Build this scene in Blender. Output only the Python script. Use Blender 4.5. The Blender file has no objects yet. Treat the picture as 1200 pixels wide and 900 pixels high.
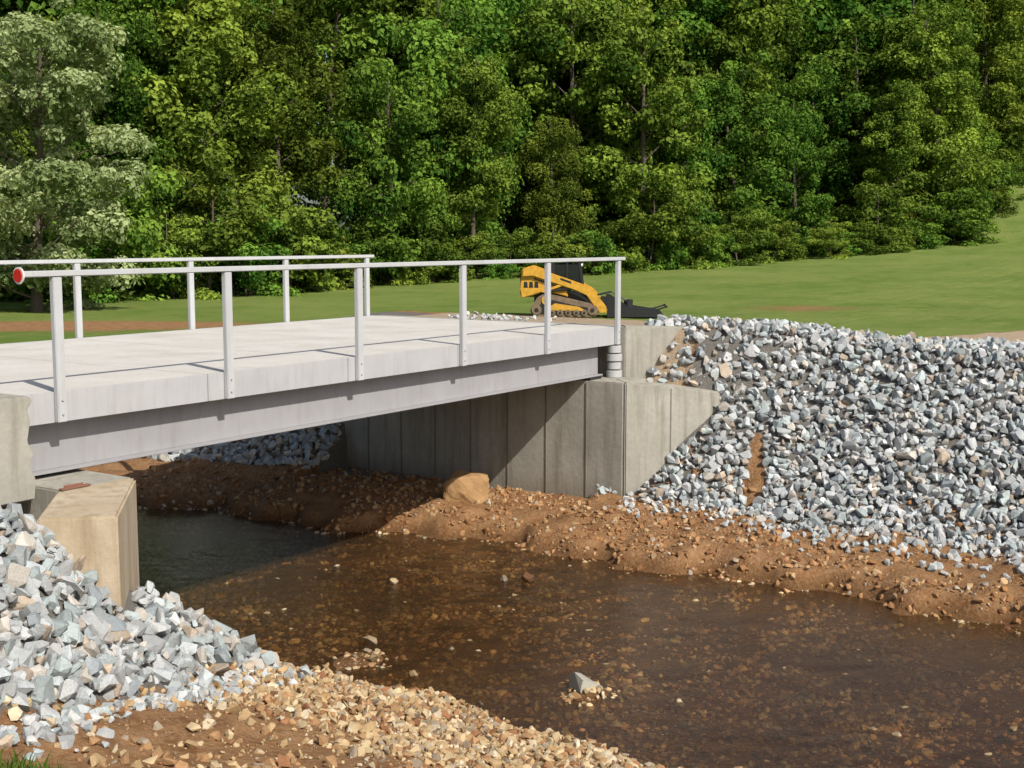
import bpy, bmesh, math, random
import numpy as np
from mathutils import Vector, Matrix
rng=np.random.default_rng(7); random.seed(7)
sc=bpy.context.scene
sc.view_settings.view_transform='Standard'; sc.view_settings.look='None'; sc.view_settings.exposure=0
COL=sc.collection

# ------------------------------------------------------------------ helpers
def link(o,parent=None):
    COL.objects.link(o)
    if parent: o.parent=parent
    return o
def empty(name,loc=(0,0,0),rz=0):
    e=bpy.data.objects.new(name,None); e.location=loc; e.rotation_euler=(0,0,rz); e.empty_display_size=.3
    return link(e)
def np_mesh(name,V,F,col=None,mats=(),smooth=False):
    me=bpy.data.meshes.new(name); k=F.shape[1]
    me.vertices.add(len(V)); me.vertices.foreach_set('co',np.ascontiguousarray(V,dtype=np.float32).ravel())
    me.loops.add(F.size); me.loops.foreach_set('vertex_index',np.ascontiguousarray(F,dtype=np.int32).ravel())
    me.polygons.add(len(F)); me.polygons.foreach_set('loop_start',np.arange(0,F.size,k,dtype=np.int32))
    me.polygons.foreach_set('use_smooth',np.full(len(F),smooth,dtype=bool))
    if col is not None:
        a=me.attributes.new('Col','FLOAT_COLOR','POINT')
        c=np.ones((len(V),4),dtype=np.float32); c[:,:col.shape[1]]=col; a.data.foreach_set('color',c.ravel())
    me.update(calc_edges=True)
    for m in mats: me.materials.append(m)
    return me
def vnoise(x,y,seed=0.):
    xi=np.floor(x); yi=np.floor(y); fx=x-xi; fy=y-yi
    h=lambda a,b:(lambda s:s-np.floor(s))(np.sin(a*127.1+b*311.7+seed*17.3)*43758.5453)
    u=fx*fx*(3-2*fx); v=fy*fy*(3-2*fy)
    return (h(xi,yi)*(1-u)+h(xi+1,yi)*u)*(1-v)+(h(xi,yi+1)*(1-u)+h(xi+1,yi+1)*u)*v
def fbm(x,y,seed=0.,o=3):
    s=0;a=.5
    for i in range(o):
        s=s+a*(vnoise(x*2**i,y*2**i,seed+i*3.1)-.5)*2; a*=.5
    return s
def sstep(a,b,x):
    t=np.clip((x-a)/(b-a),0,1); return t*t*(3-2*t)

class NT:
    def __init__(s,name):
        s.m=bpy.data.materials.new(name); s.m.use_nodes=True; s.t=s.m.node_tree; s.t.nodes.clear()
        s.out=s.n('ShaderNodeOutputMaterial')
    def n(s,t,**k):
        nd=s.t.nodes.new(t)
        for a,b in k.items(): setattr(nd,a,b)
        return nd
    def l(s,a,b): s.t.links.new(a,b)
    def setin(s,nd,i,v):
        if isinstance(v,bpy.types.NodeSocket): s.l(v,nd.inputs[i])
        else: nd.inputs[i].default_value=v
    def coord(s,kind='Object'):
        return s.n('ShaderNodeTexCoord').outputs[kind]
    def pos(s): return s.n('ShaderNodeNewGeometry').outputs['Position']
    def noise(s,vec,scale,detail=4,rough=.55,out='Fac',dist=0):
        nd=s.n('ShaderNodeTexNoise'); s.l(vec,nd.inputs['Vector']); nd.inputs['Scale'].default_value=scale
        nd.inputs['Detail'].default_value=detail; nd.inputs['Roughness'].default_value=rough; nd.inputs['Distortion'].default_value=dist
        return nd.outputs[out]
    def ramp(s,fac,stops):
        r=s.n('ShaderNodeValToRGB'); s.l(fac,r.inputs[0]); e=r.color_ramp.elements
        while len(e)<len(stops): e.new(.5)
        for i,(p,c) in enumerate(stops):
            e[i].position=p; e[i].color=(c,c,c,1) if isinstance(c,(int,float)) else (*c,1)
        return r.outputs[0]
    def mix(s,f,a,b,mode='MIX'):
        m=s.n('ShaderNodeMix',data_type='RGBA',blend_type=mode)
        s.setin(m,0,f)
        for i,v in ((6,a),(7,b)):
            if isinstance(v,bpy.types.NodeSocket): s.l(v,m.inputs[i])
            else: m.inputs[i].default_value=(*v,1) if len(v)==3 else v
        return m.outputs[2]
    def math(s,op,a,b=0.,clamp=False):
        m=s.n('ShaderNodeMath',operation=op,use_clamp=clamp); s.setin(m,0,a); s.setin(m,1,b); return m.outputs[0]
    def bump(s,h,strength=.3,dist=.02,normal=None):
        b=s.n('ShaderNodeBump'); s.l(h,b.inputs['Height']); b.inputs['Strength'].default_value=strength; b.inputs['Distance'].default_value=dist
        if normal: s.l(normal,b.inputs['Normal'])
        return b.outputs[0]
    def principled(s,color,rough=.8,normal=None,metal=0.,spec=.5):
        p=s.n('ShaderNodeBsdfPrincipled')
        if isinstance(color,bpy.types.NodeSocket): s.l(color,p.inputs['Base Color'])
        else: p.inputs['Base Color'].default_value=(*color,1)
        s.setin(p,'Roughness',rough); p.inputs['Metallic'].default_value=metal; p.inputs['Specular IOR Level'].default_value=spec
        if normal: s.l(normal,p.inputs['Normal'])
        s.l(p.outputs[0],s.out.inputs[0]); return p
    def attr(s,name='Col'):
        a=s.n('ShaderNodeAttribute'); a.attribute_name=name; return a

# ------------------------------------------------------------------ materials
def m_concrete(name,c0,c1,bumps=.25,stain=True):
    N=NT(name); v=N.pos()
    a=N.noise(v,1.3,6,.6); b=N.noise(v,14,5,.65); f=N.noise(v,90,3,.6)
    col=N.mix(N.ramp(a,[(.3,0.),(.7,1.)]),c0,c1)
    col=N.mix(N.math('MULTIPLY',N.ramp(b,[(.35,0.),(.75,1.)]),.35),col,tuple(x*.72 for x in c0))
    if stain:
        mp=N.n('ShaderNodeMapping'); N.l(v,mp.inputs[0]); mp.inputs['Scale'].default_value=(5,5,.45)
        s=N.noise(mp.outputs[0],1.6,5,.6)
        col=N.mix(N.math('MULTIPLY',N.ramp(s,[(.48,0.),(.68,1.)]),.55),col,(c0[0]*.58,c0[1]*.54,c0[2]*.46))
        z=N.n('ShaderNodeSeparateXYZ'); N.l(v,z.inputs[0])
        wet=N.math('MULTIPLY',N.math('SUBTRACT',N.math('ADD',N.math('MULTIPLY',z.outputs[2],-1.),N.math('MULTIPLY',a,.7)),2.65),1.8,True)
        col=N.mix(N.math('MULTIPLY',wet,.7),col,(.16,.12,.08))
    else:
        st=N.noise(v,.7,7,.7); col=N.mix(N.math('MULTIPLY',N.ramp(st,[(.5,0.),(.62,1.)]),.3),col,(.40,.36,.30))
    col=N.mix(N.ramp(f,[(.58,0.),(.72,.4)]),col,(.18,.16,.13))
    N.principled(col,.88,N.bump(N.math('ADD',b,N.math('MULTIPLY',f,.4)),bumps,.012),spec=.25); return N.m
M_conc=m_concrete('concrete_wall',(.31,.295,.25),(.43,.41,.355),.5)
M_tanconc=m_concrete('concrete_cap',(.42,.33,.22),(.53,.45,.34),.5)
M_seam=m_concrete('concrete_joint',(.16,.15,.125),(.22,.2,.17),.5)
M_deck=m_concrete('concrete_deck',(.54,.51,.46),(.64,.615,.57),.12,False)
def m_paint(name,c,rough=.45):
    N=NT(name); v=N.pos(); a=N.noise(v,2.2,5,.6); b=N.noise(v,40,3,.6)
    col=N.mix(N.ramp(a,[(.3,0.),(.75,1.)]),c,tuple(x*.86 for x in c))
    mp=N.n('ShaderNodeMapping'); N.l(v,mp.inputs[0]); mp.inputs['Scale'].default_value=(6,6,.8)
    s=N.noise(mp.outputs[0],1.5,6,.65)
    col=N.mix(N.math('MULTIPLY',N.ramp(s,[(.5,0.),(.75,1.)]),.4),col,(c[0]*.64,c[1]*.60,c[2]*.53))
    N.principled(col,rough,N.bump(N.math('ADD',b,a),.08,.004),spec=.35); return N.m
M_steel=m_paint('grey_painted_steel',(.45,.45,.455),.55)
M_beam=m_paint('grey_beam_paint',(.345,.34,.35),.5)
M_rail=m_paint('light_rail_paint',(.50,.51,.52),.45)
def m_flat(name,c,rough=.5,metal=0.,var=.15):
    N=NT(name); v=N.coord(); a=N.noise(v,6,5,.6)
    col=N.mix(N.ramp(a,[(.3,0.),(.75,1.)]),c,tuple(x*(1-var*2) for x in c))
    N.principled(col,rough,N.bump(a,.05,.01),metal); return N.m
M_yellow=m_flat('loader_yellow',(.68,.36,.035),.55,var=.2)
M_black=m_flat('black_paint',(.02,.02,.022),.45)
M_rubber=m_flat('muddy_track_rubber',(.24,.17,.11),.85,var=.3)
M_red=m_flat('red_reflector',(.6,.01,.01),.25)
M_white=m_flat('white_paint',(.78,.78,.76),.4)
M_glass=m_flat('dark_window',(.015,.02,.022),.08)
M_rust=m_flat('rusty_steel',(.25,.11,.07),.8)

def m_rock(name,speck=.5,bscale=28,rough=.8):
    N=NT(name); v=N.pos(); A=N.attr()
    a=N.noise(v,9,5,.65); b=N.noise(v,70,3,.6); c=N.noise(v,bscale,5,.65)
    col=N.mix(N.ramp(a,[(.35,0.),(.7,.6)]),A.outputs['Color'],N.mix(1.,A.outputs['Color'],(.68,.67,.64),'MULTIPLY'))
    col=N.mix(N.ramp(b,[(.5,0.),(.66,speck)]),col,N.mix(1.,A.outputs['Color'],(.45,.46,.47),'MULTIPLY'))
    N.principled(col,rough,N.bump(c,.5,.02),spec=.3); return N.m
M_rock=m_rock('crushed_stone',speck=.4)
M_peb=m_rock('river_gravel',speck=.25,bscale=50)
N=NT('wet_stones'); A=N.attr(); v=N.pos(); a=N.noise(v,18,4)
N.principled(N.mix(a,A.outputs['Color'],N.mix(1.,A.outputs['Color'],(.5,.46,.4),'MULTIPLY')),.5,N.bump(a,.3,.01)); M_bed=N.m

# ground: vertex weights r=grass g=road b=rock bed
N=NT('ground_soil_grass'); v=N.pos(); A=N.attr(); sp=N.n('ShaderNodeSeparateColor'); N.l(A.outputs['Color'],sp.inputs[0])
n1=N.noise(v,.16,7,.65); n2=N.noise(v,3.2,6,.65); n3=N.noise(v,22,5,.7); n4=N.noise(v,120,3,.6); n5=N.noise(v,.9,5,.65)
dirt=N.mix(N.ramp(n2,[(.35,0.),(.65,1.)]),(.22,.10,.038),(.41,.225,.105))
dirt=N.mix(N.ramp(n3,[(.45,0.),(.7,.8)]),dirt,(.47,.31,.17))
dirt=N.mix(N.ramp(n4,[(.5,0.),(.7,.5)]),dirt,(.12,.055,.025))
zz=N.n('ShaderNodeSeparateXYZ'); N.l(v,zz.inputs[0])
wet=N.math('MULTIPLY',N.math('SUBTRACT',N.math('ADD',N.math('MULTIPLY',zz.outputs[2],-1.),N.math('MULTIPLY',n2,.22)),2.93),7.,True)
dirt=N.mix(N.math('MULTIPLY',wet,.7),dirt,N.mix(1.,dirt,(.42,.37,.3),'MULTIPLY'))
g=N.mix(N.ramp(n1,[(.4,0.),(.62,1.)]),(.12,.195,.03),(.22,.27,.065))
g=N.mix(N.ramp(n5,[(.42,0.),(.66,.7)]),g,(.25,.275,.085))
g=N.mix(N.ramp(n2,[(.45,0.),(.7,.5)]),g,(.10,.17,.025))
g=N.mix(N.ramp(n3,[(.45,0.),(.7,.5)]),g,(.08,.14,.02))
g=N.mix(N.ramp(n4,[(.5,0.),(.75,.5)]),g,(.27,.31,.10))
road=N.mix(n3,(.52,.40,.28),(.42,.31,.2))
rk=N.mix(n3,(.13,.12,.11),(.26,.24,.21))
pert=N.math('MULTIPLY',N.math('SUBTRACT',N.math('ADD',n2,n3),1.),.9)
def w(o): return N.ramp(N.math('ADD',o,pert),[(.38,0.),(.62,1.)])
col=N.mix(w(sp.outputs[2]),dirt,rk); col=N.mix(w(sp.outputs[1]),col,road); col=N.mix(w(sp.outputs[0]),col,g)
N.principled(col,.95,N.bump(N.math('ADD',N.math('ADD',n3,N.math('MULTIPLY',n2,1.5)),N.math('MULTIPLY',n4,.5)),.8,.06),spec=.15); M_ground=N.m

# water
N=NT('shallow_creek_water'); v=N.pos()
mp=N.n('ShaderNodeMapping'); N.l(v,mp.inputs[0]); mp.inputs['Scale'].default_value=(1.0,.6,1); mp.inputs['Rotation'].default_value=(0,0,.3)
r2=N.noise(mp.outputs[0],26,3,.6,dist=.5)
bm=N.bump(r2,.6,.012)
fr=N.n('ShaderNodeFresnel'); fr.inputs[0].default_value=1.36; N.l(bm,fr.inputs[1])
tr=N.n('ShaderNodeBsdfTransparent'); tc=N.mix(N.ramp(N.noise(v,.5,5,.65),[(.36,0.),(.60,1.)]),(.58,.44,.27),(.90,.77,.54)); N.l(tc,tr.inputs[0])
sd=N.n('ShaderNodeBsdfDiffuse'); sd.inputs[0].default_value=(.20,.125,.06,1)   # suspended silt
m0=N.n('ShaderNodeMixShader'); m0.inputs[0].default_value=.13; N.l(tr.outputs[0],m0.inputs[1]); N.l(sd.outputs[0],m0.inputs[2])
gl=N.n('ShaderNodeBsdfGlossy'); gl.inputs['Roughness'].default_value=.12; N.l(bm,gl.inputs['Normal'])
mx=N.n('ShaderNodeMixShader'); N.l(fr.outputs[0],mx.inputs[0]); N.l(m0.outputs[0],mx.inputs[1]); N.l(gl.outputs[0],mx.inputs[2])
N.l(mx.outputs[0],N.out.inputs[0]); M_water=N.m

def m_leaf(name,dark,light,trans=.3,hv=.06,vv=.75):
    N=NT(name); A=N.attr(); oi=N.n('ShaderNodeObjectInfo')
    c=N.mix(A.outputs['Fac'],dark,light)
    hs=N.n('ShaderNodeHueSaturation'); N.l(c,hs.inputs['Color'])
    N.setin(hs,'Hue',N.math('ADD',N.math('MULTIPLY',oi.outputs['Random'],hv),.5-hv*.5))
    r2=N.math('FRACT',N.math('MULTIPLY',oi.outputs['Random'],7.31))
    N.setin(hs,'Value',N.math('ADD',N.math('MULTIPLY',r2,vv),1-vv*.55))
    d=N.n('ShaderNodeBsdfDiffuse'); N.l(hs.outputs[0],d.inputs[0])
    t=N.n('ShaderNodeBsdfTranslucent'); N.l(N.mix(1.,hs.outputs[0],(1.35,1.3,.6),'MULTIPLY'),t.inputs[0])
    mx=N.n('ShaderNodeMixShader'); mx.inputs[0].default_value=trans; N.l(d.outputs[0],mx.inputs[1]); N.l(t.outputs[0],mx.inputs[2])
    N.l(mx.outputs[0],N.out.inputs[0]); return N.m
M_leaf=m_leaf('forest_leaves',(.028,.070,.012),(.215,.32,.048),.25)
M_leafp=m_leaf('pale_leaves',(.14,.20,.07),(.50,.57,.30),vv=.0,hv=.0)
M_grassb=m_leaf('grass_blades',(.05,.11,.015),(.16,.24,.05))
N=NT('bark'); v=N.coord(); mp=N.n('ShaderNodeMapping'); N.l(v,mp.inputs[0]); mp.inputs['Scale'].default_value=(6,6,1)
a=N.noise(mp.outputs[0],2,5,.7); N.principled(N.mix(a,(.05,.038,.028),(.15,.12,.095)),.9,N.bump(a,.6,.05)); M_bark=N.m

# ------------------------------------------------------------------ terrain (bridge axis = X, creek runs along Y, deck top z=0)
WZ=-3.0
TOE=np.array([-3.,-3.2]); TN=np.array([-.4245,.906])
def Ledge(Y): return 1.9+.12*np.sin(Y*1.7)+.1*np.sin(Y*4.1+1)-.15*np.clip(Y-3,0,60)
def Redge(Y): return 7.6+.17*np.sin(Y*1.3+.5)+.12*np.sin(Y*3.7)+.07*np.sin(Y*8.3)-.17*np.clip(Y,0,60)-.03*np.clip(Y+3,-8,0)
def toeX(Y): return np.interp(Y,[-30,-9,-6,-3,-1,0,4.9,7,12,60],[9.7,9.5,9.35,9.4,9.7,9.7,8.9,8.0,7.3,-1])
def creX(Y): return np.interp(Y,[-30,-8,-3,-1.1,0,5,8,60],[13,12.5,12.2,11.15,11.0,11.2,11.4,3])
def Ztop(X,Y): return -.05-.24*sstep(-1.2,-4.2,Y)-np.clip(np.maximum(.105*(X-12.6),.27*(Y-6.2)),0,1.5)
def dtoe(X,Y):
    Yc=np.minimum(Y,-.3); return (X-TOE[0])*TN[0]+(Yc-TOE[1])*TN[1]
def hf(X,Y):
    X=np.asarray(X,float); Y=np.asarray(Y,float)
    L=Ledge(Y); R=Redge(Y)
    tx=toeX(Y); cx=creX(Y); u=X-R
    low=WZ+.19*sstep(0,.22,u)+.30*np.clip(u,0,None)/np.maximum(tx-R,.3)*.9
    low=np.minimum(low,-2.55)
    low=low+(u>.1)*.15*fbm(X*1.5,Y*1.5,41.,4)*sstep(.1,.5,u)
    p=np.clip((X-tx)/(cx-tx),0,1)
    zr=np.where(X<tx,low,-2.6+2.56*p**1.25)
    zt=Ztop(X,Y); zr=np.minimum(zr,zt)
    zr=np.where(X>cx,zt,zr)
    br=(Y>-.1)&(Y<5.1)
    zr=np.where(br&(X>9.9),np.where(X<10.55,-1.2,np.minimum(zt,-.03)),np.where(br,np.minimum(low,-2.66),zr))
    v=L-X
    bench=WZ+.07*sstep(0,.15,v)+.275*np.clip(v,0,None)
    d=dtoe(X,Y)
    capz=-.72+.6*sstep(-.9,-2.6,X)
    zl=bench+1.15*np.clip(d,0,None)*sstep(-.1,.5,v)
    zl=np.minimum(zl,np.maximum(bench,WZ+.66*np.clip(v,0,None)+.05))
    zl=np.minimum(zl,capz)
    ztl=-.05-np.clip(.27*(Y-6.2),0,1.65)
    zl=np.where(Y>5.1,np.minimum(WZ+.9*np.clip(v,0,None),ztl),zl)
    zl=np.where((Y>-.05)&(Y<5.1),np.where(X<-.5,-.03,np.where(X<.2,-1.2,np.minimum(zl,-2.6))),zl)
    zb=WZ-.12+.07*fbm(X*.8,Y*.8,4.)
    zb=zb+.19*np.exp(-(((X-3.05)/.42)**2+((Y+3.8)/.33)**2))+.12*np.exp(-(((X-2.6)/.7)**2+((Y+1.3)/.5)**2))
    mid=(L+R)/2
    z=np.where(X<mid,np.where(v>0,zl,zb-.0),np.where(u>0,zr,zb))
    z=np.where((v<=0)&(v>-.5)&(X<mid),zb+(WZ+.0-zb)*sstep(-.5,0,v),z)
    z=np.where((u<=0)&(u>-.5)&(X>mid),zb+(WZ+.0-zb)*sstep(-.5,0,-np.abs(u)),z)
    dry=np.where((v>0)|(u>0),1.,.3)
    amp=np.where(z<-1.2,.05,.02)*dry
    z=z+amp*fbm(X*2.1,Y*2.1,9.,4)
    z=z+.0005*np.clip(X-35,0,150)**2*sstep(75,35,Y)+.19*np.clip(X-108,0,45)*sstep(60,30,Y)+.12*fbm(X*.06,Y*.06,2.)*sstep(20,50,np.hypot(X,Y))
    return z
def axis(lo,hi,st,flo,fhi,g):
    a=list(np.arange(lo,hi,st)); s=st
    while a[-1]<fhi: s=min(s*g,25); a.append(a[-1]+s)
    s=st; b=[]; x=lo
    while x>flo: s=min(s*g,25); x-=s; b.append(x)
    return np.array(b[::-1]+a)
xs=axis(-5,14,.07,-500,700,1.07); ys=axis(-8.5,9,.07,-500,700,1.07)
GX,GY=np.meshgrid(xs,ys,indexing='ij'); GZ=hf(GX,GY)
def roadmask(X,Y):
    far=5.0-.0085*np.clip(X-10,0,60)**2
    r=(X>10.4)*sstep(far+.3,far-.3,Y)*sstep(far-6.4,far-5.6,Y)
    l=(X<-.5)*sstep(5.6,5.0,Y)*sstep(-.4,.1,Y)
    return np.maximum(r,l)
def hole(x,y):
    return (((x-9.95)/.62)**2+((y+2.55-.35*(x-9.95))/.16)**2<1+.9*fbm(x*3.3,y*3.3,15.))|((fbm(x*.9,y*.9,33.)>.42)&(x<10.0))
def rockzone_r(X,Y):
    n=.55*fbm(X*.9,Y*.9,21.)
    return (X>toeX(Y)-.15+n)&(X<creX(Y)+.9)&((Y<-.1)|(Y>5.1))
grass=np.maximum(sstep(12.6,13.6,GX),sstep(-3.0,-3.8,GX+.5*fbm(GX,GY,3.)))
grass=np.maximum(grass,sstep(6.3,7.2,GY)*((GX>Redge(GY)+2.9)|(GX<Ledge(GY)-2.5)))
a1=(GX-43.6)*.56-(GY-9.8)*.83; b1=(GX-43.6)*.83+(GY-9.8)*.56
e2=np.exp(-(a1**2/14+b1**2/9))*.62
a2=(GX-20)*.60-(GY-27)*.80; b2=(GX-20)*.80+(GY-27)*.60
e1=np.exp(-(a2**2/60+b2**2/9))*1.1
grass=np.clip(grass-e1-e2,0,1)
road=roadmask(GX,GY); grass=grass*(1-road)
rb=(((GX>toeX(GY)+.1)&(GX<creX(GY)+1)&~hole(GX,GY))|((dtoe(GX,GY)>.05)&(GX<Ledge(GY)-.2)))*1.
rb=rb*(1-road)*(grass<.5)*(np.abs(GY)<14)
cols=np.stack([grass,road,rb,np.ones_like(rb)],-1).reshape(-1,4)
def gridfaces(nx,ny):
    idx=np.arange(nx*ny).reshape(nx,ny)
    return np.stack([idx[:-1,:-1],idx[1:,:-1],idx[1:,1:],idx[:-1,1:]],-1).reshape(-1,4)
link(bpy.data.objects.new('ground',np_mesh('ground',np.stack([GX,GY,GZ],-1).reshape(-1,3),gridfaces(*GX.shape),cols,[M_ground],True)))
# rippled water surface (real small waves)
wy=axis(-8.5,8,.04,-40,45,1.25); tt=np.linspace(0,1,180)
TT,WY=np.meshgrid(tt,wy,indexing='ij'); WX=(Ledge(WY)-.6)*(1-TT)+(Redge(WY)+.6)*TT
ca,sa=math.cos(.4),math.sin(.4); RX=WX*ca+WY*sa; RY=-WX*sa+WY*ca
ar=.35+.65*sstep(-.35,.3,fbm(WX*.45,WY*.45,77.))
wx_=RX+.25*fbm(RX*1.3,RY*1.3,5.); 
WZZ=WZ+(.016*fbm(wx_*3.2,RY*2.0,81.,2)+.0085*fbm(wx_*9.,RY*5.5,82.,2))*ar*sstep(10,8,np.abs(WY))
link(bpy.data.objects.new('creek_water',np_mesh('creek_water',np.stack([WX,WY,WZZ],-1).reshape(-1,3),gridfaces(*WX.shape),None,[M_water],True)))

# ------------------------------------------------------------------ stones
def rock_variants(n,npts,seed,box=.5):
    r=random.Random(seed); out=[]
    for k in range(n):
        bm=bmesh.new(); sx,sy,sz=1,r.uniform(.6,.95),r.uniform(.45,.8)
        for i in range(npts):
            v=Vector([r.gauss(0,1) for _ in range(3)]).normalized()
            m=max(abs(c) for c in v); v=v.lerp(v/m,box)*r.uniform(.85,1.05)
            bm.verts.new((v.x*sx*.5,v.y*sy*.5,v.z*sz*.5))
        res=bmesh.ops.convex_hull(bm,input=bm.verts)
        bmesh.ops.delete(bm,geom=[e for e in res['geom_interior'] if isinstance(e,bmesh.types.BMVert)],context='VERTS')
        loose=[v for v in bm.verts if not v.link_faces]; bmesh.ops.delete(bm,geom=loose,context='VERTS')
        bmesh.ops.triangulate(bm,faces=bm.faces); bm.verts.index_update()
        out.append((np.array([v.co[:] for v in bm.verts]),np.array([[v.index for v in f.verts] for f in bm.faces]))); bm.free()
    return out
def rotmats(n,tilt=None):
    if tilt is None:
        q=rng.normal(size=(n,4)); q/=np.linalg.norm(q,axis=1)[:,None]
    else:
        a=rng.uniform(0,math.pi*2,n)/2; t=rng.normal(0,tilt,(n,2))/2
        q=np.stack([np.cos(a),t[:,0],t[:,1],np.sin(a)],1); q/=np.linalg.norm(q,axis=1)[:,None]
    w,x,y,z=q.T
    return np.stack([1-2*(y*y+z*z),2*(x*y-z*w),2*(x*z+y*w),2*(x*y+z*w),1-2*(x*x+z*z),2*(y*z-x*w),2*(x*z-y*w),2*(y*z+x*w),1-2*(x*x+y*y)],1).reshape(n,3,3)
def stones(name,P,size,cols,variants,mat,tilt=None,parent=None,smooth=False):
    n=len(P); which=rng.integers(0,len(variants),n); R=rotmats(n,tilt); Vs=[];Fs=[];Cs=[];off=0
    for k,(rv,rf) in enumerate(variants):
        s=np.where(which==k)[0]
        if not len(s): continue
        v=np.einsum('nij,vj->nvi',R[s],rv)*size[s][:,None,None]+P[s][:,None,:]
        f=rf[None]+(np.arange(len(s))*len(rv))[:,None,None]+off
        Vs.append(v.reshape(-1,3)); Fs.append(f.reshape(-1,3)); Cs.append(np.repeat(cols[s],len(rv),axis=0)); off+=len(s)*len(rv)
    return link(bpy.data.objects.new(name,np_mesh(name,np.concatenate(Vs),np.concatenate(Fs),np.concatenate(Cs),[mat],smooth)),parent)
VR=rock_variants(28,15,1,.45); VP=rock_variants(14,12,2,.2); VS=rock_variants(12,20,3,.1)
def grey_cols(n,k=1.):
    base=rng.uniform(.33,.60,n)[:,None]*np.ones((n,3))*k
    tint=rng.choice(7,n,p=[.30,.27,.17,.1,.05,.06,.05])
    T=np.array([[.98,1,1.0],[.92,.98,.99],[.83,.94,.94],[1.06,.98,.87],[.6,.66,.7],[1.25,1.25,1.22],[.98,.80,.62]])
    return np.minimum(base*T[tint],.70)
def tan_cols(n,b0=.8,b1=1.25):
    T=np.array([[.42,.29,.15],[.50,.38,.22],[.36,.21,.10],[.30,.24,.17],[.55,.46,.32],[.27,.13,.06]])
    return T[rng.choice(6,n,p=[.28,.24,.18,.1,.1,.1])]*rng.uniform(b0,b1,n)[:,None]
def clay_cols(n,b0,b1):
    T=np.array([[.38,.21,.095],[.30,.15,.06],[.45,.30,.16],[.42,.35,.27],[.22,.10,.04]])
    return T[rng.choice(5,n,p=[.35,.27,.2,.08,.1])]*rng.uniform(b0,b1,n)[:,None]
def inquad(x,y,o,dx,dy,a0,a1,b0,b1):
    a=(x-o[0])*dx+(y-o[1])*dy; b=-(x-o[0])*dy+(y-o[1])*dx
    return (a>a0)&(a<a1)&(b>b0)&(b<b1)
s2=math.sqrt(.5)
def blocked(x,y):
    m=(inquad(x,y,(9.66,-.54),s2,-s2,-.1,1.5,-.05,.6)&(hf(x,y)<-.93))|inquad(x,y,(.4,-.54),-s2,-s2,-.1,1.5,-.66,.07)
    m|=(x>9.6)&(x<10.5)&(y>-.5)&(y<5.6); m|=(x<.45)&(x>-.7)&(y>-.55)&(y<5.6)
    m|=inquad(x,y,(10.4,-.1),s2,-s2,-.1,1.1,.0,.3)
    return m
def grid(x0,x1,y0,y1,st):
    a,b=np.meshgrid(np.arange(x0,x1,st),np.arange(y0,y1,st)); a=a.ravel()+rng.uniform(-.5,.5,a.size)*st; b=b.ravel()+rng.uniform(-.5,.5,b.size)*st
    return a,b
def piled(name,filt,box,st,s0,s1,zo=(.0,.07),layers=2,step=.05,pw=2.8,k=1.):
    PX=[];PY=[];PZ=[];S=[]
    for q in range(layers):
        x,y=grid(*box,st*(1 if q==0 else 1.35)); m=filt(x,y)&~blocked(x,y); x=x[m];y=y[m]
        s=s0+(s1-s0)*rng.beta(1.4,pw,len(x))
        PX.append(x);PY.append(y);PZ.append(hf(x,y)+rng.uniform(*zo,len(x))+q*step);S.append(s)
    P=np.stack([np.concatenate(PX),np.concatenate(PY),np.concatenate(PZ)],1); S=np.concatenate(S)
    return stones(name,P,S,grey_cols(len(P),k),VR,M_rock)
piled('riprap_stones',lambda x,y:rockzone_r(x,y)&(y<-.1)&~hole(x,y),(9,13.6,-10,0),.088,.06,.29,(-.02,.08))
piled('riprap_stones',lambda x,y:rockzone_r(x,y)&(y>4.7)&(hf(x,y)<-.75)&(y<9.5),(6.5,13,4.8,12),.12,.10,.32)
piled('riprap_stones',lambda x,y:(dtoe(x,y)>.0+.16*fbm(x*1.5,y*1.5,8.))&(x<Ledge(y)+.05)&(y<.6)&(x>-6),(-6,2.2,-5,.6),.088,.07,.31,(-.02,.08),k=.93)
n=420; y=rng.uniform(-8,-.6,n); x=toeX(y)-np.abs(rng.normal(0,.38,n)); x2=rng.uniform(-3,1.7,240); y2=-3.2+(x2+3)*.4685-np.abs(rng.normal(0,.22,240))
x=np.concatenate([x,x2]);y=np.concatenate([y,y2]); m=(x>Redge(y)+.2)|(x<3); m&=~blocked(x,y); x=x[m];y=y[m]
stones('scattered_stones',np.stack([x,y,hf(x,y)+.02],1),rng.uniform(.04,.18,len(x)),grey_cols(len(x)),VR,M_rock)
def gravel(name,n,box,filt,s0,s1,pw,b0=.8,b1=1.25,var=VP,mat=M_peb,zo=.3,colf=tan_cols,patch=0.,tilt=None):
    x=rng.uniform(box[0],box[1],n); y=rng.uniform(box[2],box[3],n); m=filt(x,y)&~blocked(x,y); x=x[m];y=y[m]
    s=s0+(s1-s0)*rng.random(len(x))**pw
    c=colf(len(x),b0,b1)
    if patch: c=c*np.clip(1+patch*fbm(x*.7,y*.7,71.)*2,.25,1.9)[:,None]
    return stones(name,np.stack([x,y,hf(x,y)+s*zo*rng.uniform(-.3,1.,len(x))],1),s,c,var,mat,tilt)
gravel('creek_gravel',36000,(-2.6,2.2,-6.5,-.4),lambda x,y:(x<Ledge(y)+.2)&(rng.random(len(x))<sstep(-.9,.4,x+.5*fbm(x*1.3,y*1.3,5.))*.9+.12)&(dtoe(x,y)<.12),.015,.14,3.6,.85,1.3)
gravel('bank_clods',34000,(6,11,-9,7.5),lambda x,y:(x>Redge(y)-.02)&(x<toeX(y)+.7)&((x<9.6)|(y<-.5))&(fbm(x*1.2,y*1.2,51.)>-.3),.012,.15,5.,.8,1.25,colf=clay_cols,zo=.12)
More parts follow.
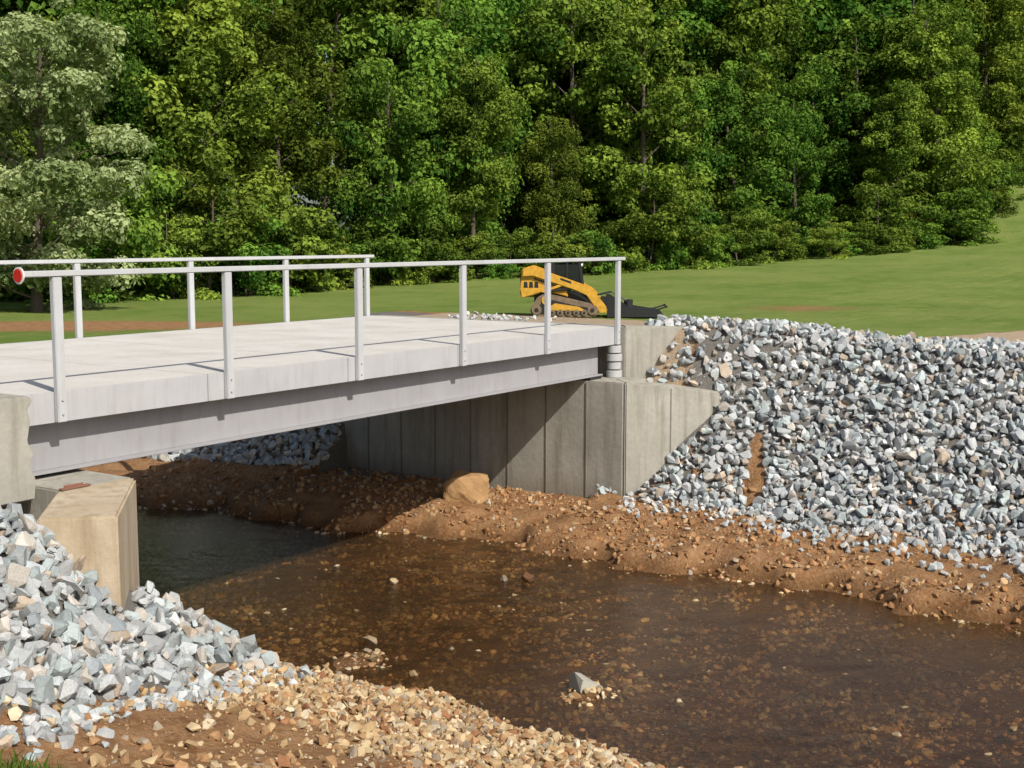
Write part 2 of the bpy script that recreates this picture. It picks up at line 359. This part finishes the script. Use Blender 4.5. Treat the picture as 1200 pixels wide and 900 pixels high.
gravel('creek_bed_stones',50000,(1.2,8.3,-8.5,9),lambda x,y:(x>Ledge(y)-.1)&(x<Redge(y)-.06)&(fbm(x*1.1,y*1.1,63.)>rng.uniform(-.5,.15,len(x))),.02,.13,3.8,.8,1.6,VS,M_bed,.12,patch=.55,tilt=.25)
n=110; x=rng.normal(3.05,.3,n); y=rng.normal(-3.8,.24,n)
stones('gravel_islet',np.stack([x,y,hf(x,y)+.02],1),rng.uniform(.03,.11,n),tan_cols(n,.8,1.2),VP,M_peb)
x=rng.uniform(1.9,8,220); y=rng.uniform(-8,4,220)
P=np.concatenate([np.array([[3.1,-3.72,-2.94],[6.2,-1.05,-2.97],[6.0,-.8,-2.98],[3.0,-1.1,-2.95],[2.6,-1.5,-2.95],[2.5,-2.1,-2.97],[5.1,.3,-2.98]]),np.stack([x,y,np.full(220,-3.02)],1)])
stones('creek_rocks',P,np.concatenate([[.38,.22,.14,.2,.16,.15,.14],rng.uniform(.04,.12,220)]),np.vstack([[.40,.38,.32],tan_cols(len(P)-1,.5,.9)]),VS,M_peb,tilt=.15)
V=[(-.34,-.2,-.28),(.3,-.24,-.28),(.36,.2,-.28),(-.3,.22,-.28),(-.38,-.12,.02),(-.24,-.22,.14),(.22,-.20,.25),(.36,-.12,.17),(.33,.2,.19),(-.16,.2,.2),(-.33,.14,.06),(.39,-.05,-.08),(0,-.27,-.05)]
bm=bmesh.new(); [bm.verts.new(v) for v in V]; bmesh.ops.convex_hull(bm,input=bm.verts); bmesh.ops.triangulate(bm,faces=bm.faces)
bmesh.ops.subdivide_edges(bm,edges=bm.edges,cuts=5,use_grid_fill=True)
for _ in range(2): bmesh.ops.smooth_vert(bm,verts=bm.verts,factor=.5,use_axis_x=True,use_axis_y=True,use_axis_z=True)
for v in bm.verts:
    q=v.co; nn=float(fbm(np.array(q.x*5+q.z*4),np.array(q.y*5-q.z*5),3.,4)); v.co=q*(1.0+.17*nn)
me=bpy.data.meshes.new('boulder'); bm.to_mesh(me); bm.free(); a=me.attributes.new('Col','FLOAT_COLOR','POINT'); a.data.foreach_set('color',np.tile([.40,.24,.11,1],len(me.vertices)).astype(np.float32))
me.materials.append(M_peb); b=link(bpy.data.objects.new('boulder',me)); b.location=(8.6,1.7,-2.46); b.rotation_euler=(0,.1,-.9)

# ------------------------------------------------------------------ solid builders
def prism(name,poly,z0,z1,mat,parent=None,bev=.012,axis='z',ztops=None):
    bm=bmesh.new(); A=[];B=[]
    for i,(a,b) in enumerate(poly):
        if axis=='z': A.append(bm.verts.new((a,b,z0))); B.append(bm.verts.new((a,b,ztops[i] if ztops else z1)))
        elif axis=='y': A.append(bm.verts.new((a,z0,b))); B.append(bm.verts.new((a,z1,b)))
        else: A.append(bm.verts.new((z0,a,b))); B.append(bm.verts.new((z1,a,b)))
    n=len(poly); bm.faces.new(A); bm.faces.new(B[::-1])
    for i in range(n): bm.faces.new((A[i],B[i],B[(i+1)%n],A[(i+1)%n]))
    bmesh.ops.recalc_face_normals(bm,faces=bm.faces)
    if bev: bmesh.ops.bevel(bm,geom=list(bm.edges),offset=bev,segments=2,affect='EDGES',clamp_overlap=True)
    me=bpy.data.meshes.new(name); bm.to_mesh(me); bm.free(); me.materials.append(mat)
    return link(bpy.data.objects.new(name,me),parent)
def box(name,x0,x1,y0,y1,z0,z1,mat,parent=None,bev=.01):
    return prism(name,[(x0,y0),(x1,y0),(x1,y1),(x0,y1)],z0,z1,mat,parent,bev)
def cyl(name,p0,p1,r,mat,parent=None,seg=20,bev=0,r2=None):
    p0=Vector(p0);p1=Vector(p1);d=p1-p0; bm=bmesh.new()
    bmesh.ops.create_cone(bm,cap_ends=True,segments=seg,radius1=r,radius2=r if r2 is None else r2,depth=d.length)
    bmesh.ops.transform(bm,matrix=Matrix.Translation((p0+p1)/2)@d.to_track_quat('Z','Y').to_matrix().to_4x4(),verts=bm.verts)
    if bev: bmesh.ops.bevel(bm,geom=list(bm.edges),offset=bev,segments=2,affect='EDGES')
    me=bpy.data.meshes.new(name); bm.to_mesh(me); bm.free(); me.materials.append(mat)
    return link(bpy.data.objects.new(name,me),parent)

# ------------------------------------------------------------------ bridge
BR=empty('concrete_and_steel_bridge'); W=5.1; X0,X1=-.36,10.42
nseg=5; L=(X1-X0)/nseg
for i in range(nseg):
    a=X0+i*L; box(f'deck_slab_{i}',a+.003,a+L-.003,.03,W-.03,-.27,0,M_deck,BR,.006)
    for nm,ya,yb in (('near_fascia',0,.026),('far_fascia',W-.026,W)):
        box(f'{nm}_{i}',a+.004,a+L-.004,ya,yb,-.28,.004,M_steel,BR,.004)
for k,yb in enumerate([.22,1.4,2.55,3.7,W-.22]):
    x0,x1=X0+.05,X1-.32
    box(f'beam_web_{k}',x0,x1,yb-.012,yb+.012,-.735,-.30,M_beam,BR,0)
    box(f'beam_top_flange_{k}',x0,x1,yb-.11,yb+.11,-.298,-.273,M_beam,BR,.003)
    box(f'beam_bottom_flange_{k}',x0,x1,yb-.11,yb+.11,-.76,-.737,M_beam,BR,.004)
    box(f'bearing_{k}',X1-.75,X1-.4,yb-.13,yb+.13,-.80,-.762,M_black,BR,0)
def railing(y,out,xs_,rx0,rx1,name,near):
    H=1.10
    for i,x in enumerate(xs_):
        w_=.095; ya,yb=(y-.062,y-.004) if out<0 else (y+.004,y+.062)
        box(f'{name}_post_{i}',x-w_/2,x+w_/2,ya,yb,-.275,H-.058,M_rail,BR,.006)
        for zz in (-.20,-.07):
            cyl(f'{name}_bolt_{i}_{zz}',(x,ya+(0 if out<0 else .07),zz),(x,ya+(-.012 if out<0 else .058),zz),.011,M_steel,BR,8)
    yc=y-.033 if out<0 else y+.033
    box(f'{name}_top_rail',rx0,rx1,yc-.036,yc+.036,H-.056,H,M_rail,BR,.008)
    return yc
px=[i*2.06 for i in range(6)]
yc=railing(0,-1,px,-.36,10.48,'near_railing',True)
yf=railing(W,1,px,-.36,10.48,'far_railing',False)
for yy in (yc,yf):
    cyl('end_marker_plate',(-.378,yy,1.062),(-.366,yy,1.062),.075,M_white,BR,28)
    cyl('end_marker_reflector',(-.388,yy,1.062),(-.3785,yy,1.062),.058,M_red,BR,28)
for i in range(4): cyl(f'drain_pipe_{i}',(10.30,.02,-.80+.13*i),(10.30,.02,-.685+.13*i),.125 if i%2==0 else .11,M_steel,BR,24,.008)

AR=empty('concrete_abutment')
def seams(pref,x,y0,y1,z0,z1,step,par,dx):
    y=y0
    while y<y1:
        box(f'{pref}_{y:.1f}',min(x,x+dx),max(x,x+dx),y-.009,y+.009,z0,z1,M_seam,par,0); y+=step
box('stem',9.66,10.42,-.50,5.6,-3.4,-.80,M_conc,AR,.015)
seams('form_seam',9.661,.15,5.4,-2.95,-.83,.74,AR,-.015)
box('footing',9.25,9.655,.9,5.9,-3.4,-2.72,M_conc,AR,.02)
def flare(name,o,dx,dy,l,t,z0,zt0,zt1,mat,par,side,bev=.02):
    nx_,ny_=(-dy*side,dx*side)
    pts=[(o[0],o[1]),(o[0]+dx*l,o[1]+dy*l),(o[0]+dx*l+nx_*t,o[1]+dy*l+ny_*t),(o[0]+nx_*t,o[1]+ny_*t)]
    return prism(name,pts,z0,0,mat,par,bev,ztops=[zt0,zt1,zt1,zt0])
flare('lower_wing',(9.655,-.54),s2,-s2,1.52,.62,-3.4,-.79,-.97,M_conc,AR,1)
q=.72; o=(9.655+s2*q-s2*.006,-.54-s2*q-s2*.006); flare('wing_seam',o,s2,-s2,.018,.05,-3.,-.9,-.9,M_seam,AR,1,0)
box('back_wall',10.45,10.8,-.1,5.2,-2,-.008,M_conc,AR,.015)
flare('upper_wing',(10.452,-.08),s2,-s2,1.25,.3,-2.2,0.01,-.03,M_conc,AR,1)
AL=empty('concrete_abutment')
box('stem',-.36,.40,-.50,5.6,-3.4,-.80,M_conc,AL,.015)
flare('lower_wing',(.405,-.54),-s2,-s2,1.50,.62,-3.4,-.80,-.83,M_tanconc,AL,-1)
me_pts=[(-3.2,-.9),(-.42,-.9),(-.40,-.72),(-.46,-.6),(-.41,-.5),(-.47,-.38),(-.43,-.2),(-.46,-.1),(-.40,-.02),(-.44,.02),(-3.2,.02)]
prism('back_wall',me_pts,-.20,.12,M_conc,AL,.012,'y')
box('approach_cap',-.72,-.385,.13,5.2,-1.5,-.006,M_conc,AL,.01)
SC=empty('rusty_formwork_scrap')
box('plate',-.36,-.06,-.50,-.45,-.797,-.784,M_rust,SC,.002); box('plate_edge',-.30,-.10,-.447,-.437,-.797,-.77,M_rust,SC,.002)

n=60; x=rng.normal(10.9,.15,n); y=rng.normal(2.9,.45,n)
stones('stone_heap',np.stack([x,y,np.abs(rng.normal(0,.03,n))],1),rng.uniform(.04,.12,n),grey_cols(n,1.15),VR,M_rock)

# ------------------------------------------------------------------ compact track loader with brush cutter
LX,LY=33.85,15.4
LD=empty('compact_track_loader',(LX,LY,float(hf(LX,LY))+.0),math.radians(-60))
def xz(name,pts,y0,y1,mat,bev=.015): return prism(name,pts,y0,y1,mat,LD,bev,'y')
for s,nm in ((-1,'right'),(1,'left')):
    ya,yb=sorted((s*.55,s*.98))
    xz(f'{nm}_track',[(-1.35,.28),(-1.2,.06),(-1.0,0),(.95,0),(1.15,.08),(1.28,.3),(1.15,.50),(.5,.64),(-.55,.88),(-.8,.90),(-1.05,.78)],ya,yb,M_rubber,.04)
    xz(f'{nm}_track_recess',[(-1.1,.28),(-1.0,.14),(.95,.14),(1.08,.3),(.95,.38),(.4,.46),(-.6,.70),(-.8,.72)],min(s*.97,s*1.0),max(s*.97,s*1.0),M_black,.01)
    for i,(cx_,cz,r) in enumerate([(-1.08,.3,.19),(1.0,.3,.19),(-.72,.66,.18),(-.5,.2,.12),(-.2,.2,.12),(.1,.2,.12),(.4,.2,.12),(.7,.2,.12)]):
        cyl(f'{nm}_wheel_{i}',(cx_,s*.9,cz),(cx_,s*1.03,cz),r,M_yellow if i==2 else M_rubber,LD,18,.01)
        cyl(f'{nm}_hub_{i}',(cx_,s*1.03,cz),(cx_,s*1.05,cz),r*.4,M_black,LD,12)
    xz(f'{nm}_track_frame',[(-.8,.28),(.8,.26),(.5,.42),(-.4,.55)],min(s*.98,s*1.015),max(s*.98,s*1.015),M_yellow,.01)
    for i in range(28):
        xx=-1.0+i*.072; box(f'{nm}_lug_{i}',xx,xx+.035,ya,yb,-.02,.012,M_rubber,LD,0)
    ya,yb=sorted((s*.45,s*.82))
    xz(f'{nm}_rear_body',[(-1.66,.72),(-1.72,1.05),(-1.66,1.78),(-1.45,1.90),(-.95,1.78),(-.35,1.48),(-.05,1.2),(.1,.78),(-.45,.92),(-.9,.95),(-1.2,.85)],ya,yb,M_yellow,.03)
    ya,yb=sorted((s*.83,s*.97))
    xz(f'{nm}_lift_arm',[(-1.62,1.54),(-1.6,1.84),(-1.3,1.93),(.65,1.26),(1.05,1.02),(1.52,.42),(1.52,.2),(1.28,.18),(1.05,.46),(.78,.84),(.4,1.02),(-1.2,1.56)],ya,yb,M_yellow,.02)
    xz(f'{nm}_arm_painted_shadow',[(-1.2,1.50),(.35,.98),(.32,.93),(-1.2,1.44)],min(s*.822,s*.828),max(s*.822,s*.828),M_black,0)  # black strip painted in as the lift arm's shadow on the body
    xz(f'{nm}_lift_link',[(-.95,.98),(-.82,.94),(-.15,1.18),(-.22,1.26)],ya+.02,yb-.02,M_yellow,.01)
    cyl(f'{nm}_lift_cylinder',(-.75,s*.88,.98),(.4,s*.88,1.12),.05,M_black,LD,12)
    cyl(f'{nm}_tilt_cylinder',(.7,s*.6,1.05),(1.3,s*.6,.62),.045,M_black,LD,12)
    for i,(xa,xb) in enumerate([(-1.58,-1.42),(-1.38,-1.22),(-1.18,-1.02)]):
        xz(f'{nm}_mark_{i}',[(xa,1.12),(xb,1.12),(xb-.02,1.34),(xa+.02,1.34)],min(s*.822,s*.828),max(s*.822,s*.828),M_black,0)
    xz(f'{nm}_arm_mark',[(-.2,1.42),(.2,1.28),(.2,1.36),(-.2,1.5)],min(s*.972,s*.976),max(s*.972,s*.976),M_black,0)
    ya,yb=sorted((s*.40,s*.46))
    for i,pl in enumerate([[(-.62,1.0),(-.5,1.0),(-.42,2.05),(-.54,2.05)],[(.0,.95),(.07,.95),(.07,2.05),(.0,2.05)],[(.62,.8),(.72,.8),(.55,2.05),(.45,2.05)]]):
        xz(f'{nm}_cab_pillar_{i}',pl,ya,yb,M_black,.008)
    xz(f'{nm}_cab_window',[(-.52,1.25),(.64,1.1),(.50,1.98),(-.45,1.98)],*sorted((s*.41,s*.425)),M_glass,0)
    cyl(f'{nm}_headlight',(.56,s*.33,1.95),(.62,s*.33,1.95),.06,M_white,LD,14)
box('rear_hood',-1.6,-.55,-.44,.44,.75,1.62,M_yellow,LD,.05)
box('rear_grille',-1.74,-1.61,-.40,.40,.85,1.55,M_black,LD,.02)
box('chassis',-1.2,1.0,-.5,.5,.3,.95,M_black,LD,.03)
box('cab_roof',-.62,.62,-.48,.48,2.05,2.15,M_black,LD,.03)
box('cab_back',-.56,-.5,-.4,.4,1.1,2.04,M_black,LD,.01)
xz('cab_door_glass',[(.60,.9),(.64,.9),(.5,1.98),(.46,1.98)],-.39,.39,M_glass,0)
box('front_panel',.6,.98,-.44,.44,.5,.95,M_yellow,LD,.03)
box('seat',-.4,.1,-.25,.25,1.0,1.6,M_black,LD,.05)
box('quick_coupler',1.3,1.5,-.6,.6,.2,.75,M_black,LD,.02)
xz('cutter_deck',[(1.55,.12),(1.6,.34),(3.3,.30),(3.55,.2),(3.5,.12)],-.95,.95,M_black,.01)
for s in (-1,1):
    xz(f'cutter_skirt_{s}',[(1.55,.03),(1.6,.38),(2.4,.42),(3.55,.24),(3.7,.05)],*sorted((s*.955,s*.985)),M_black,.004)
xz('cutter_mount',[(1.5,.3),(1.5,.85),(1.65,.85),(2.3,.42),(2.3,.34)],-.35,.35,M_black,.015)
cyl('cutter_motor',(2.35,0,.34),(2.35,0,.66),.17,M_black,LD,18,.01)
for s in (-.12,.12):
    cyl('hydraulic_hose',(2.3,s,.6),(1.7,s,.95),.03,M_black,LD,8); cyl('hydraulic_hose',(1.7,s,.95),(1.05,s,.8),.03,M_black,LD,8)
cyl('push_bar',(3.75,-.9,.42),(3.75,.9,.42),.035,M_black,LD,10)
for s in (-.7,.7): cyl('push_bar_arm',(3.3,s,.28),(3.75,s,.42),.03,M_black,LD,8)

# ------------------------------------------------------------------ trees
def tube(path,radii,seg=7):
    path=np.array(path,float); n=len(path); V=[];F=[]
    for i in range(n):
        t=path[min(i+1,n-1)]-path[max(i-1,0)]; t/=np.linalg.norm(t)+1e-9
        a=np.cross(t,[.31,.17,.93] if abs(t[2])<.9 else [1,.1,0]); a/=np.linalg.norm(a); b=np.cross(t,a)
        for k in range(seg):
            an=2*math.pi*k/seg; V.append(path[i]+(a*math.cos(an)+b*math.sin(an))*radii[i])
    for i in range(n-1):
        for k in range(seg):
            F.append((i*seg+k,i*seg+(k+1)%seg,(i+1)*seg+(k+1)%seg,(i+1)*seg+k))
    return np.array(V),np.array(F)
def leaves_mesh(C,Nn,S,val):
    n=len(C); t=rng.normal(size=(n,3)); a=np.cross(Nn,t); a/=np.linalg.norm(a,axis=1)[:,None]+1e-9
    b=np.cross(Nn,a); a=a*S[:,None]*.5; b=b*S[:,None]*.36; dn=Nn*S[:,None]*.12
    V=np.stack([C-a-dn,C+b+dn*.3,C+a-dn,C-b+dn*.3],1).reshape(-1,3)
    F=np.arange(n*4).reshape(n,4); return V,F,np.repeat(val,4)
def make_tree(name,seed,H,Rc,cb,nl,leafn,ls,mat,clr=(.8,1.7),trunk_r=.28,flat=.75,fill=.6):
    r=np.random.default_rng(seed); parts=[]
    lean=r.normal(0,.03,2)*H; tp=[np.array([lean[0]*t*t+.15*math.sin(t*5+seed),lean[1]*t*t+.15*math.cos(t*4+seed),H*.9*t]) for t in np.linspace(0,1,9)]
    parts.append(tube(tp,[trunk_r*(1.25 if i==0 else 1)*(1-.9*i/8)+.02 for i in range(9)],9))
    cl=[]
    for i in range(nl):
        q=(i+r.random())/nl; h=H*(cb+(1-cb)*q*.9)
        prof=max(.3,math.sin(math.pi*min(1,(.25+.66*q))**.9)**.6)*r.uniform(.5,1.15); ln=Rc*prof
        az=i*2.399+r.uniform(-.8,.8); up=.3+1.0*q+r.normal(0,.3)
        base=np.array([np.interp(h*.9,[p[2] for p in tp],[p[k] for p in tp]) for k in (0,1)]+[h*.9-ln*.25])
        d=np.array([math.cos(az),math.sin(az),up*.6]); tip=base+d*ln
        mid=base+d*ln*.5+np.array([0,0,.12*ln])
        parts.append(tube([base,mid,tip],[trunk_r*.33*(1-q*.6),trunk_r*.18*(1-q*.5),.015],5))
        for f in ([.45,.72,1.0] if ln>1.8 else [.9]):
            c=base+(tip-base)*f+r.normal(0,.28,3)*ln*np.array([.3,.3,.35]); cl.append((c,r.uniform(*clr)*(.7+.45*f),r.normal(0,.17)))
    for k in range(int(nl*fill)):
        a=r.uniform(0,2*math.pi); q=r.uniform(.05,.97); rad=Rc*math.sin(math.pi*(.25+.66*q)**.9)**.6*r.uniform(.65,1.05)
        cl.append((np.array([math.cos(a)*rad,math.sin(a)*rad,H*(cb+(1-cb)*q)]),r.uniform(*clr)*.65,r.normal(0,.2)))
    cw=np.array([c[1]**2 for c in cl]); cnt=(leafn*cw/cw.sum()).astype(int)+4
    Cs=[];Ns=[];Ss=[];Vs=[]
    for (c,cr,tv),m in zip(cl,cnt):
        u=r.normal(size=(m,3)); u/=np.linalg.norm(u,axis=1)[:,None]
        lob=1+.4*np.sin(u[:,0]*5+c[0]*3)*np.cos(u[:,1]*5+c[2])
        rr=r.uniform(.35,1,m)**.5*lob
        p=c+u*rr[:,None]*cr*np.array([1,1,flat]); p[:,2]-=.15*cr*rr**2
        nn=u*.95*rr[:,None]+r.normal(0,.38,(m,3))+np.array([0,0,.4]); nn/=np.linalg.norm(nn,axis=1)[:,None]
        Cs.append(p);Ns.append(nn);Ss.append(ls*r.uniform(.55,1.4,m)); Vs.append(np.clip(.45+tv+r.normal(0,.15,m)+.28*u[:,2]*rr,0,1))  # random leaf tint, plus top light painted into the clumps' upper leaves
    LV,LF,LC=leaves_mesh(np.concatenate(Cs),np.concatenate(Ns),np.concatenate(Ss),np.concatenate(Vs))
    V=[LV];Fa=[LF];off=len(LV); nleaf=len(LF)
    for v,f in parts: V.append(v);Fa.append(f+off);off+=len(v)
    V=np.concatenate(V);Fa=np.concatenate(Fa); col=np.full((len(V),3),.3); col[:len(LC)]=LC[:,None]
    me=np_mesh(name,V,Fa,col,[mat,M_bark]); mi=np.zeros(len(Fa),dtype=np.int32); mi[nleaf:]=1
    me.polygons.foreach_set('material_index',mi); me.update(); return me
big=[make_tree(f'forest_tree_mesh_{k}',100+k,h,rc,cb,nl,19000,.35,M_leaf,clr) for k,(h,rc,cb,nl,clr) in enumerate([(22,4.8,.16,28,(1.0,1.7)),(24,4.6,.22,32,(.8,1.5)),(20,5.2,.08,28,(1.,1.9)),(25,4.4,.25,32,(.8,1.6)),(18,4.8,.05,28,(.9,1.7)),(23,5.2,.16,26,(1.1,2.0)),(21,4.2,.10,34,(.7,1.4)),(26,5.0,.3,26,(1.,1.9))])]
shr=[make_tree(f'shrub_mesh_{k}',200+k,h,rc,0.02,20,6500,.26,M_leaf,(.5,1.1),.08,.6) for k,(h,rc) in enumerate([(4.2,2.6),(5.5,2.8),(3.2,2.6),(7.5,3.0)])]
FO=empty('forest_treeline')
line=np.array([(8,58),(20,49),(28,43.5),(36,39),(48,40),(60,38),(71,33),(82,28),(98,22.5),(108,19.8),(118,20.3),(131,21.3),(150,18),(162,2),(165,-16)],float)
sg=np.hypot(*np.diff(line,axis=0).T); cum=np.concatenate([[0],np.cumsum(sg)])
def along(s,off):
    x=np.interp(s,cum,line[:,0]); y=np.interp(s,cum,line[:,1]); x2=np.interp(s+1,cum,line[:,0]); y2=np.interp(s+1,cum,line[:,1])
    d=np.array([x2-x,y2-y])
    if np.hypot(*d)<1e-6: d=np.array([.4,-.9])
    d/=np.hypot(*d); n=np.array([-d[1],d[0]]); return x+n[0]*off,y+n[1]*off
def place(me,name,x,y,s,par,sz=1.):
    o=bpy.data.objects.new(name,me); o.location=(x,y,float(hf(x,y))-.1); o.rotation_euler=(random.gauss(0,.04),random.gauss(0,.04),random.uniform(0,6.28)); o.scale=(s,s,s*sz)
    link(o,par)
tot=cum[-1]
for row,(off,st,s0,s1) in enumerate([(3.5,6.2,.40,.95),(9,6.2,.75,1.15),(15.5,6.8,1.05,1.35),(24,8,1.3,1.5)]):
    s=random.uniform(0,3)
    while s<tot:
        k=1.+.28*float(sstep(75,120,s))
        x,y=along(s,off+random.uniform(-2.2,2.2)); place(random.choice(big),'forest_tree',x,y,random.uniform(s0,s1)*k,FO,random.uniform(.92,1.12)); s+=st*k*random.uniform(.65,1.35)
s=0
while s<tot:
    x,y=along(s,random.uniform(-.6,2.2)); place(random.choice(shr),'forest_shrub',x,y,random.uniform(.5,1.15),FO,random.uniform(.7,1.1)); s+=random.uniform(1.3,2.6)
pt=make_tree('pale_leaf_tree',301,13.2,4.8,.10,46,38000,.22,M_leafp,(.5,1.15),.2,.6,.35)
o=bpy.data.objects.new('pale_leaf_tree',pt); o.location=(25.0,35.3,float(hf(25.0,35.3))-.05); link(o)

def blades(name,x,y,h,par=None):
    n=len(x); z=hf(x,y); a=rng.uniform(0,6.28,n); d=np.stack([np.cos(a),np.sin(a),np.zeros(n)],1); lean=rng.normal(0,.35,(n,3))*h[:,None]; lean[:,2]=0
    b=np.stack([x,y,z],1); w_=(h*.08)[:,None]
    top=b+lean+np.array([0,0,1])*h[:,None]; mid=b+lean*.35+np.array([0,0,.55])*h[:,None]
    V=np.stack([b-d*w_,b+d*w_,mid+d*w_*.7,mid-d*w_*.7,top,top+d*.001],1).reshape(-1,3); k=np.arange(n)[:,None]*6
    F=np.concatenate([k+np.array([0,1,2,3]),k+np.array([3,2,5,4])]); c=np.repeat(rng.uniform(0,1,n),6)[:,None]*np.ones((1,3))
    link(bpy.data.objects.new(name,np_mesh(name,V,F,c,[M_grassb])),par)
x=rng.uniform(-5.5,-2.75,9000);y=rng.uniform(-6.5,-2.6,9000); m=(x+.35*fbm(x*2,y*2,6.)<-2.93)&(dtoe(x,y)<.05); blades('grass_tufts',x[m],y[m],rng.uniform(.05,.15,m.sum()))

# ------------------------------------------------------------------ light, sky, camera
el=math.radians(43); h=Vector((.35,.94)).normalized()
d=Vector((h.x*math.cos(el),h.y*math.cos(el),-math.sin(el)))
sl=bpy.data.lights.new('sun','SUN'); sl.energy=5.0; sl.angle=math.radians(.5); sl.color=(1,.95,.87)
so=link(bpy.data.objects.new('sun',sl)); so.rotation_euler=d.to_track_quat('-Z','Y').to_euler(); so.location=(-10,-20,30)
wd=bpy.data.worlds.new('World'); sc.world=wd; wd.use_nodes=True; nt=wd.node_tree; nt.nodes.clear()
sk=nt.nodes.new('ShaderNodeTexSky'); sk.sky_type='NISHITA'; sk.sun_disc=False; sk.sun_elevation=el; sk.sun_rotation=math.atan2(-h.x,-h.y)%(2*math.pi)
sk.dust_density=2.5
bg=nt.nodes.new('ShaderNodeBackground'); bg.inputs[1].default_value=.105; ow=nt.nodes.new('ShaderNodeOutputWorld')
nt.links.new(sk.outputs[0],bg.inputs[0]); nt.links.new(bg.outputs[0],ow.inputs[0])
cd=bpy.data.cameras.new('camera'); cd.lens=44.4; cd.sensor_width=36; cd.clip_end=2000
co=link(bpy.data.objects.new('camera',cd)); co.location=(-7.13,-9.80,1.38)
th=math.radians(6.55); hd=math.radians(34.05)
co.rotation_euler=Vector((math.cos(hd)*math.cos(th),math.sin(hd)*math.cos(th),-math.sin(th))).to_track_quat('-Z','Y').to_euler()
sc.camera=co
